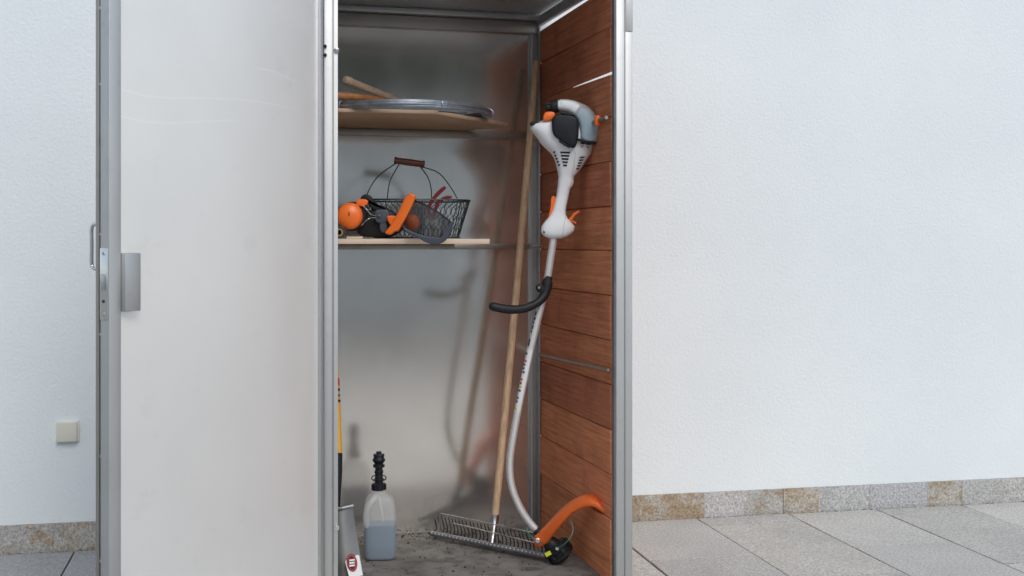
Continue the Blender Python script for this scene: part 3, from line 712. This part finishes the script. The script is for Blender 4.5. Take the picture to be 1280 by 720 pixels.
sm = MB().tube([front(718.5 - (y - 190) * .12 if y < 222 else 714.7 - (y - 222) * .17, y, .0003) for y in range(191, 294, 3)], .0005, 4); part('mould_seam', sm, 'zinc', hous)
def decal(name, pts, mat, parent, lift=.0006):
    c = [front(x, y, lift) for x, y in pts]; c2 = [p + Vector((0, .0012, 0)) for p in c]
    return part(name, MB().rings([c, c2]), mat, parent)
decal('rating_label', [(723.5, 178.5), (738.5, 180), (736.5, 188), (723, 186)], 'paper', hous)
for k, (a, b) in enumerate(((724.5, 730), (731, 736.5))): decal('label_print', [(a, 179.6 + k * .6), (b, 180.2 + k * .6), (b - .3, 182.2 + k * .6), (a, 181.6 + k * .6)], 'ink', hous, .0014)
for yy in (183.2, 185): decal('label_print', [(724.5, yy), (735, yy + 1), (735, yy + 1.7), (724.5, yy + .7)], 'ink_red' if yy < 184 else 'ink', hous, .0014)
part('air_filter_cover', pill([(691.5, 146), (701, 142.4), (712, 143), (719.5, 146.5), (723, 154), (722.8, 171), (719.5, 183), (714.5, 185), (706, 180), (698, 174.5), (691.5, 168), (689.6, 156)], DS - .048, .022, .010, 3), 'blackgloss', bc)
part('cover_clip', pill([(700, 175.5), (712, 182), (711, 185), (699.5, 178)], DS - .058, .006, .002, 2), 'black', bc)
part('cover_lip', pill([(702, 141), (714, 142), (719, 145.5), (713, 145), (703, 143.5)], DS - .052, .02, .002, 2), 'black', bc)
def sweep(st, D, n=28, ne=2.7, per=4):       # st: x, y, half width (px of the drawing), half depth (m)
    C = cr([(a, b, c, d_ * 1000) for a, b, c, d_ in st], per); rs = []
    for k, p in enumerate(C):
        a, b = C[max(0, k - 1)], C[min(len(C) - 1, k + 1)]; t = Vector((b[0] - a[0], b[1] - a[1])).normalized(); nn = Vector((-t.y, t.x))
        ring = []
        for q in range(n):
            c, s_ = math.cos(2 * math.pi * q / n), math.sin(2 * math.pi * q / n)
            e = math.copysign(abs(c) ** (2 / ne), c) * p[2]
            ring.append(at(p[0] + nn.x * e, p[1] + nn.y * e, D) + Vector((0, math.copysign(abs(s_) ** (2 / ne), s_) * p[3] / 1000, 0)))
        rs.append(ring)
    return MB().rings(rs)
TS = [(696.3, 132, 5.2, .018), (698, 132, 7, .023), (704, 132, 7.8, .027), (713, 134, 8.8, .031), (722, 138.8, 10.6, .034), (730, 145.5, 12.4, .036), (735.3, 155, 13.2, .037), (736.3, 165, 13.0, .037), (736, 173, 12.2, .036), (735.5, 177.2, 10.4, .033), (735.5, 178.2, 7.5, .026)]
tk = part('fuel_tank', sweep(TS, DS - .03), 'tank', bc, angle=60)
FS = [(722.5, 140.5, 7, .028), (726, 143.2, 9.4, .031), (730, 146.5, 10.6, .0335), (735, 155, 11.8, .035), (736.3, 165, 11.8, .035), (736, 173, 11.0, .034), (735.5, 176, 9.4, .031)]
part('tank_liner', sweep([(697.5, 132, 5.6, .020), (704, 132, 6.6, .025), (713, 134, 7.4, .029), (718, 136.5, 8, .031), (721, 138.3, 8, .031)], DS - .03), 'milky', tk, angle=60)
part('fuel', sweep(FS, DS - .03), 'liquid_pale', tk, angle=60)
part('tank_gasket', pill([(723, 174), (734, 177), (743, 179), (742.5, 181), (733, 180), (722.5, 177)], DS - .03, .034, .003, 3), 'black', bc)
cpo, cpd = at(697.2, 132.7, DS - .03), Vector((-1, -.1, -.12))
part('fuel_cap', MB().revolve([(0, -.004), (.0165, -.004), (.0165, .0), (.0195, .001), (.0195, .018), (.0175, .021), (.012, .0215), (.012, .034), (.010, .036), (0, .036)], frame(cpo, cpd), 20), 'black', bc)
part('cap_fin', MB().box((-.004, -.016, .02), (.004, .016, .036), frame(cpo, cpd)), 'black', bc, bevel=.001)
part('starter_cover', pill([(678.5, 148.5), (680, 143), (684, 140.6), (692.5, 141.5), (693, 149), (686, 152), (680, 151.5)], DS - .015, .03, .006, 3), 'orange', bc)
part('spark_plug_boot', pill([(662.5, 154.5), (664.5, 152.3), (672, 152.8), (673, 155.5), (664.5, 157.5)], DS - .01, .016, .004, 3), 'black', bc)
part('housing_screw', MB().revolve([(0, 0), (.0026, 0), (.0022, .0015), (0, .002)], frame(front(674.3, 154.6, -.001), Vector((0, -1, 0))), 10), 'ink', hous)
# grip: trigger, lever, bore
part('throttle_lock', pill([(689.2, 246.5), (693.8, 246.2), (694, 252), (692.5, 262), (688, 272), (685.5, 271), (688, 260)], DS + .012, .006, .002, 3), 'orange', bc)
lv = MB().tube(cr([at(709, 279, DS + .015), at(713.5, 274, DS + .015), at(718, 268, DS + .015), (at(724, 264.3, DS + .015))], 5), [.0035] * 6 + [.0032] * 5 + [.0027] * 5, 8, flat=1.5)
part('throttle_trigger', lv, 'orange', bc)
part('trigger_spur', MB().tube(cr([at(712, 272, DS + .015), at(714, 275.5, DS + .015), at(720, 279, DS + .015)], 4), .0026, 8), 'orange', bc)
part('strap_bore', MB().revolve([(0, 0), (.0036, 0), (.0036, .002), (0, .002)], frame(front(680, 290, -.001), Vector((0, -1, 0))), 12), 'ink', hous)
# shaft
SH = [(693, 292), (689, 318), (684.3, 348), (677.5, 377), (670, 408), (662.5, 440), (655.5, 474), (649.5, 503), (645, 526), (639.8, 556), (637.4, 576), (637.6, 594), (640.5, 611), (646.5, 627), (655, 643), (665, 656.5), (674, 666)]
def shD(y): return DS + .02 + .035 * (y - 292) / 380
SP = cr([at(x, y, shD(y)) for x, y in SH], 5)
part('shaft', MB().tube(SP, .0112, 16), 'tube', bc)
def shaft_at(y):
    for a, b in zip(SH, SH[1:]):
        if a[1] <= y <= b[1]:
            t = (y - a[1]) / (b[1] - a[1]); return at(a[0] + (b[0] - a[0]) * t, y, shD(y)), (at(*b, shD(b[1])) - at(*a, shD(a[1]))).normalized()
def wrap(name, y0, y1, a0, a1, mat, parent, rr, n=6):      # a printed patch curved round the shaft
    rows = []
    for y in (y0, (y0 + y1) / 2, y1):
        c, t = shaft_at(y); x = t.cross(Vector((0, 1, 0))).normalized() * -1; f = x.cross(t).normalized()
        if f.y > 0: f = -f
        if x.x < 0: x = -x
        rows.append([c + (x * math.sin(R(a0 + (a1 - a0) * k / n)) + f * math.cos(R(a0 + (a1 - a0) * k / n))) * rr for k in range(n + 1)])
    return part(name, MB().grid(rows), mat, parent, normals=False)
stk = wrap('warning_sticker', 436, 514, -88, 35, 'paper', bc, .01135, 10)
pal = ['ink', 'paper', 'ink_red', 'ink_blue', 'ink', 'ink_blue', 'paper', 'ink_red', 'ink', 'ink_yellow', 'ink_blue', 'paper', 'ink_blue', 'ink', 'paper', 'ink_yellow']
for k, mname in enumerate(pal):
    if mname == 'paper': continue
    y = 441 + k * 4.6; wrap('pictogram', y, y + 2.6, -80 + (k % 3) * 6, -36 + (k * 17) % 22, mname, stk, .0115, 4)
for k, (y, hgt_) in enumerate(((390, 5), (397, 4), (402.5, 3), (407, 5), (413.5, 3), (424, 9))): wrap('lettering', y, y + hgt_, -82, -48 + (k % 2) * 8, 'ink', stk, .0114, 4)
# loop handle
LH = [(684.6, 350, .0), (682, 365, -.010), (676, 374.5, -.022), (667, 381, -.034), (653, 386, -.046), (637, 386.8, -.055), (622, 384.5, -.06), (611.5, 381.5, -.062)]
LP = cr([at(x, y, shD(y) + dd) for x, y, dd in LH], 4); n = len(LP)
rr = [.0145] * n
for k in range(n): rr[k] = .0165 - .0035 * min(1, k / 8) + .001 * math.sin(k)*.3
rr[-1] = .006; rr[-2] = .0105; rr[0] = .013
part('loop_handle', MB().tube([at(686, 345, shD(345))] + LP, [.0125] + rr, 16), 'black', bc, angle=60)
cl = part('clamp_lug', pill([(669.5, 359), (671.5, 355.8), (675, 355), (679, 357), (682, 364), (676, 366), (671, 363.5)], shD(360) - .012, .012, .004, 3), 'black', bc)
part('clamp_bolt', MB().revolve([(0, 0), (.0048, 0), (.0048, .002), (.003, .004), (0, .004)], frame(at(673.8, 359.6, shD(360) - .0245), Vector((0, -1, 0))), 12), 'chrome', cl)
# guard
GU = [((667.5, 671), (668.5, 682), .010, 3.60), ((671, 664.5), (676, 684), .016, 3.60), ((679, 660), (685.5, 678), .020, 3.59), ((690, 648), (692.5, 667.5), .027, 3.575), ((701, 637), (701.5, 656.5), .032, 3.56), ((712, 628), (711, 645.5), .035, 3.545),
      ((722, 622), (720, 638.5), .037, 3.53), ((731, 619), (728.5, 634), .038, 3.515), ((739, 618.5), (736.5, 632), .038, 3.50), ((747, 622), (743.5, 632.5), .037, 3.49), ((753, 627.5), (749.5, 636.5), .035, 3.485), ((757, 633), (754, 640), .032, 3.48)]
rs = []
for (ux, uy), (lx, ly), hd, D in GU:
    a, b = at(ux, uy, D), at(lx, ly, D); o = (a + b) / 2; h = (a - b) / 2; ring = []
    for j in range(20):
        q = 2 * math.pi * j / 20; c, s = math.cos(q), math.sin(q)
        ring.append(o + h * math.copysign(abs(s) ** .7, s) + Vector((.12 * hd * c, math.copysign(abs(c) ** .7, c) * hd, 0)) * 1.)
    rs.append(ring)
gd = part('guard', MB().rings(rs), 'orange_worn', bc, angle=55)
part('guard_bolt', MB().revolve([(0, -.002), (.0085, -.002), (.0085, .002), (.006, .004), (.0045, .004), (.0045, .009), (0, .009)], frame(at(672, 676, 3.583), Vector((0, -1, 0))), 14), 'chrome', gd)
part('gear_housing', MB().tube(cr([at(670, 662, 3.60), at(680, 672, 3.60), at(690, 681, 3.60), at(697, 687, 3.60)], 4), [.0135] * 3 + [.019] * 4 + [.024] * 4 + [.026, .026], 18), 'black', bc)
sd = Vector((.62, .0, -.78)); sp_ = at(694, 681.5, 3.60)
part('line_spool', MB().revolve([(0, -.006), (.034, -.006), (.043, .002), (.043, .010), (.036, .014), (.036, .024), (.041, .027), (.041, .034), (.030, .040), (.018, .042), (.016, .046), (0, .046)], frame(at(694.5, 683, 3.605), sd), 26), 'black', bc)
for k in range(6):
    a = R(60 * k + 10); Mx = frame(at(694.5, 683, 3.605), sd)
    part('spool_rib', MB().box((.035, -.006, .011), (.0425, .006, .029), Mx @ Matrix.Rotation(a, 4, 'Z')), 'black', bc, bevel=.002)
part('line_eyelet', MB().revolve([(.002, 0), (.0048, 0), (.0048, .004), (.002, .004), (.002, 0)], frame(at(696, 685.5, 3.553), Vector((.2, -1, .1))), 12), 'chrome', bc)
part('caution_tag', MB().box((-.010, -.001, -.006), (.008, .001, .006), Matrix.Translation(at(685.5, 692, 3.555)) @ Matrix.Rotation(R(-28), 4, 'Y')), 'ink_yellow', bc)
part('cutting_line', MB().tube(cr([at(696, 685.3, 3.55), at(704, 681, 3.52), at(712, 673, 3.51), at(716.3, 662, 3.52), at(713, 650, 3.535), at(709.5, 645, 3.54)], 6), .0011, 6), 'cord', bc)
part('cutting_line', MB().tube(cr([at(658.5, 659, 3.60), at(660, 665, 3.585), at(664, 671, 3.585), at(668, 674, 3.59)], 6), .0011, 6), 'cord', bc)

# ------------------------------------------------------------------ rake
rk = empty('rake', Matrix.Translation((-.03, 3.78, 0))); tag(rk, 'wide metal lawn rake with long wooden handle leaning in the rear corner', 'rake')
b0, b1 = at(539, 667.5, 3.90), at(683, 695, 3.615); b0.z = b1.z = .019
part('head_bar', MB().tube([b0, b0.lerp(b1, .004), b0.lerp(b1, .5), b0.lerp(b1, .996), b1], [.005, .0085, .009, .0085, .005], 14), 'greysteel', rk)
bd_ = (b1 - b0); bl = bd_.length; bn = Vector((-bd_.y, bd_.x, 0)).normalized(); bx = bd_.normalized()
if bn.y < 0: bn = -bn
tp_ = None
for k in range(30):
    f = .02 + .96 * k / 29; c = b0.lerp(b1, f)
    j = random.uniform(-.002, .002)
    pts = [c, c + bn * .02 + bx * (-.006) + Vector((0, 0, .006)), c + bn * .055 + bx * (-.034 + j) + Vector((0, 0, .012)), c + bn * .085 + bx * (-.066 + j) + Vector((0, 0, .019)), c + bn * .10 + bx * (-.084 + j) + Vector((0, 0, .031))]
    part('tine', MB().tube(cr(pts, 4), [.0019] * 12 + [.0016] * 4 + [.001], 6), 'darkwire', rk)
    part('rivet', MB().revolve([(0, 0), (.003, 0), (.0024, .0016), (0, .002)], frame(c - bn * .0078 + Vector((0, 0, .0042)), -bn + Vector((0, 0, .55))), 8), 'rivet', rk)
U = Vector((0, 0, 1))
c0, c1 = b0.lerp(b1, .075), b0.lerp(b1, .985)
part('stay_wire', MB().tube([c0, c0 + U * .066 + bn * .004, c0 + U * .069 + bx * .003 + bn * .004, c1 + U * .062 + bn * .004, c1 + U * .058 + bn * .004, c1], .0017, 6), 'zinc', rk)
c0, c1 = b0.lerp(b1, .19), b0.lerp(b1, .93)
part('stay_wire', MB().tube([c0, c0 + U * .042 + bn * .004, c0 + U * .045 + bx * .003 + bn * .004, c1 + U * .032 + bn * .004, c1 + U * .029 + bn * .004, c1], .0017, 6), 'zinc', rk)
ct_ = b0.lerp(b1, .545)
top = at(670.3, 78, 4.0); low = at(618.6, 648, 3.79)
sd = (top - low).normalized()
part('socket', MB().tube([ct_, ct_.lerp(low, .3), ct_.lerp(low, .55), low - sd * .012, low + sd * .012], [.007, .0105, .0095, .0125, .0132], 14), 'zinc', rk)
part('clamp_band', MB().tube([low - sd * .045, low - sd * .033], .0138, 14), 'greysteel', rk)
hp = [low + sd * ((top - low).length * k / 12) for k in range(13)]
hp = [p + Vector((.0035 * math.sin(k / 12 * math.pi), 0, 0)) for k, p in enumerate(hp)]
part('handle', MB().tube(hp + [top + sd * .005, top + sd * .008], [.0118, .0122] + [.0124] * 9 + [.0122, .0118, .0095, .004], 16), 'handle', rk, angle=60)

# ------------------------------------------------------------------ fuel mixing bottle
bo = Vector((at(475, 700, 3.66).x, 3.665, 0))
BM = Matrix.Translation(bo) @ Matrix.Rotation(R(6), 4, 'Z')
bt = empty('fuel_bottle', BM); tag(bt, 'milky canister half full of blue liquid with black pouring spout', 'canister')
def rr_ring(hx_, hy_, z, n=4.2, k=32, ox=0):
    return [BM @ Vector((ox + math.copysign(abs(math.cos(2 * math.pi * j / k)) ** (2 / n), math.cos(2 * math.pi * j / k)) * hx_, math.copysign(abs(math.sin(2 * math.pi * j / k)) ** (2 / n), math.sin(2 * math.pi * j / k)) * hy_, z)) for j in range(k)]
BP = [(.0, .040, .030, 0), (.003, .046, .036, 0), (.010, .0495, .039, 0), (.05, .0505, .040, 0), (.10, .0505, .040, 0), (.112, .0498, .039, 0), (.135, .0495, .038, 0), (.155, .0485, .0372, 0), (.172, .0455, .0355, -.001), (.184, .0415, .033, -.002), (.194, .034, .028, -.003), (.200, .025, .022, -.003), (.204, .0195, .0195, -.003), (.212, .0195, .0195, -.003)]
body = MB().rings([rr_ring(a, b, z, 4.2 if z < .19 else 2.6, 32, ox) for z, a, b, ox in BP])
bdy = part('body', body, 'hdpe', bt, angle=60)
part('liquid', MB().rings([rr_ring(a - .0018, b - .0018, z + .0012, 4.2) for z, a, b, ox in BP[:5]] + [rr_ring(.0485, .038, .1065, 4.2)]), 'liquid', bdy, angle=60)
# moulded carrying handle on the left shoulder
part('carry_handle', MB().tube(cr([BM @ Vector(p) for p in ((-.040, -.030, .105), (-.042, -.035, .135), (-.036, -.036, .165), (-.020, -.030, .186), (-.010, -.020, .196))], 5), [.010] * 10 + [.0105] * 8 + [.009] * 3, 12), 'hdpe', bdy, angle=60)
part('shoulder_fold', MB().tube(cr([BM @ Vector(p) for p in ((.008, -.033, .118), (.004, -.035, .150), (-.001, -.032, .18), (-.004, -.024, .192))], 5), [.006] * 8 + [.0055] * 8, 10), 'hdpe', bdy, angle=60)
spx = BM @ Matrix.Translation((-.004, 0, .2095))
spt = part('spout', MB().revolve([(0, 0), (.0215, 0), (.0215, .018), (.0185, .021), (.0125, .022), (.0125, .030), (.0165, .031), (.0165, .034), (.0125, .035), (.0115, .050), (.0135, .052), (.0135, .058), (.0115, .060), (.011, .068), (.0175, .070), (.0175, .078), (.012, .080), (.0185, .088), (.0205, .092), (.0165, .096), (.0155, .104), (.0175, .106), (.016, .110), (.0085, .112), (.0075, .118), (0, .119)], spx, 22), 'blackgloss', bt)
for k in range(12): part('cap_rib', MB().box((.0205, -.0018, .001), (.0228, .0018, .0175), spx @ Matrix.Rotation(R(30 * k), 4, 'Z')), 'blackgloss', spt)
for s_ in (-1, 1): part('ring_clip', MB().tube(cr([spx @ Vector(p) for p in ((s_ * .012, -.006, .046), (s_ * .020, -.006, .042), (s_ * .021, -.006, .034), (s_ * .013, -.006, .029))], 5), .0018, 6), 'blackgloss', spt)

# ------------------------------------------------------------------ spade behind the left post
sp = empty('spade', Matrix.Translation((at(423, 735, 3.30).x, 3.30, 0))); tag(sp, 'spade with yellow shaft and grey steel blade behind the left door post', 'spade')
part('shaft', MB().tube([at(412.5, 380, 3.42), at(415.5, 440, 3.40), at(418.5, 500, 3.38), at(420.8, 566, 3.355)], [.0145, .015, .0155, .0155], 14), 'yellow', sp)
part('socket', MB().tube([at(420.8, 566.5, 3.355), at(420.5, 590, 3.35), at(419, 640, 3.335)], [.0165, .0165, .013], 14), 'blackgloss', sp)
band = part('printed_band', MB().tube([at(416.8, 470, 3.391), at(418.7, 510, 3.3765)], .0159, 14), 'paper', sp)
for y0, y1, mm in ((473, 482, 'ink_red'), (486, 489, 'ink'), (493, 496, 'ink_blue'), (500, 503, 'ink')):
    part('band_print', MB().tube([at(415.5 + .05 * (y0 - 440), y0, 3.40 - .00036 * (y0 - 440)), at(415.5 + .05 * (y1 - 440), y1, 3.40 - .00036 * (y1 - 440))], .0162, 14), mm, band)
rows = []
for j in range(9):
    t = j / 8; L_ = [at(396 - 8 * t, 638 + 102 * t, 3.335 - .05 * t), at(410 - 2 * t, 636 + 104 * t, 3.325 - .05 * t), at(428 + 6 * t, 635.5 + 105 * t, 3.325 - .055 * t), at(440.5 + 17 * t, 632.5 + 108 * t, 3.345 - .055 * t)]
    rows.append(cr(L_, 4))
n = len(rows[0]); fr = [[p for p in r] for r in rows]; bk_ = [[p + Vector((.0004, .0025, 0)) for p in r] for r in rows]
loop_ = lambda G: G
q = MB(); q.grid(fr); m = len(q.v); q.grid(bk_)
nr = len(fr)
for k in range(n - 1): q.f += [(k + 1, k, m + k, m + k + 1), ((nr - 1) * n + k, (nr - 1) * n + k + 1, m + (nr - 1) * n + k + 1, m + (nr - 1) * n + k)]
for a in range(nr - 1): q.f += [(a * n, (a + 1) * n, m + (a + 1) * n, m + a * n), ((a + 1) * n + n - 1, a * n + n - 1, m + a * n + n - 1, m + (a + 1) * n + n - 1)]
bl_ = part('blade', q, 'blade', sp)
part('foot_tread', MB().tube([at(398, 637.5, 3.328), at(428, 635, 3.318), at(441, 632, 3.338)], .005, 8), 'zinc', sp)
# oval maker's sticker
sc0 = at(440.5, 705, 3.272)
def dec(pts, mat, lift, name, par):
    c = [at(x, y, 3.262 + (x - 440) * .0012 - (y - 705) * .0006 - lift) for x, y in pts]; c2 = [p + Vector((0, .0012, 0)) for p in c]
    return part(name, MB().rings([c, c2]), mat, par)
st_ = dec([(431.5, 702), (433.5, 699.5), (447, 693.5), (449, 694.5), (453.5, 719), (437, 724)], 'paper', 0, 'sticker', bl_)
ov = lambda cx, cy, a, b, rot: [(cx + a * math.cos(t) * math.cos(rot) - b * math.sin(t) * math.sin(rot), cy + a * math.cos(t) * math.sin(rot) + b * math.sin(t) * math.cos(rot)) for t in [2 * math.pi * j / 24 for j in range(24)]]
dec(ov(440, 703.5, 11.3, 6.6, R(82)), 'ink', .0012, 'sticker_print', bl_)
dec(ov(440, 703.5, 10.6, 5.9, R(82)), 'ink_red', .0024, 'sticker_print', bl_)
dec(ov(440, 703.5, 8.6, 4.2, R(82)), 'ink', .0036, 'sticker_print', bl_)
for k in range(3): dec([(436.6, 699.5 + k * 3.4), (443.2, 698.8 + k * 3.4), (443.4, 700.8 + k * 3.4), (436.8, 701.5 + k * 3.4)], 'paper', .0048, 'sticker_print', bl_)

# ------------------------------------------------------------------ soil crumbs on the cabinet floor
cb = MB()
for k in range(560):
    u, v = random.uniform(.0, CW - .01), random.uniform(.02, CD - .01)
    if k > 420: u, v = random.uniform(.25, .70), random.uniform(.42, CD - .02)
    if random.random() < .35: v = CD - abs(random.gauss(0, .06)) - .004
    if not .02 < v < CD - .004: continue
    r = random.choice([.001, .0014, .0018, .0026]) * random.uniform(.7, 1.4)
    if random.random() < .02: r = .004
    o = CAB @ Vector((u, v, r * .4)); a = random.uniform(0, 3)
    ring = [[o + Vector((r * s_ * math.cos(a + j * 1.257) * random.uniform(.7, 1.6), r * s_ * math.sin(a + j * 1.257), r * h)) for j in range(5)] for s_, h in ((.8, -.4), (1, .1), (.5, .6))]
    cb.rings(ring)
cr_ = part('soil_crumbs', cb, 'crumb'); tag(cr_, 'dark soil crumbs and dry debris strewn on the cabinet floor', 'debris', kind='stuff')

# grit and moss crumbs along the foot of the plinth and in the joints
gb = MB()
for k in range(420):
    if k < 300: x, y = random.uniform(-2.2, 2.6), -.0125 - abs(random.gauss(0, .003))
    else: x, y = .6685 + SW * random.randint(-6, 5) + random.gauss(0, .003), -random.uniform(.02, 1.3)
    r_ = random.uniform(.0007, .0022); a = random.uniform(0, 6)
    o = Vector((x, y, -.001))
    gb.rings([[WALL_M @ (o + Vector((r_ * 1.6 * s_ * math.cos(a + j * 1.257) * random.uniform(.7, 1.5), r_ * s_ * math.sin(a + j * 1.257), r_ * h))) for j in range(5)] for s_, h in ((.9, -.2), (1, .2), (.5, .7))])
gr_ = part('joint_grit', gb, 'crumb'); tag(gr_, 'dark grit and moss crumbs along the plinth foot and paving joints', 'debris', kind='stuff')
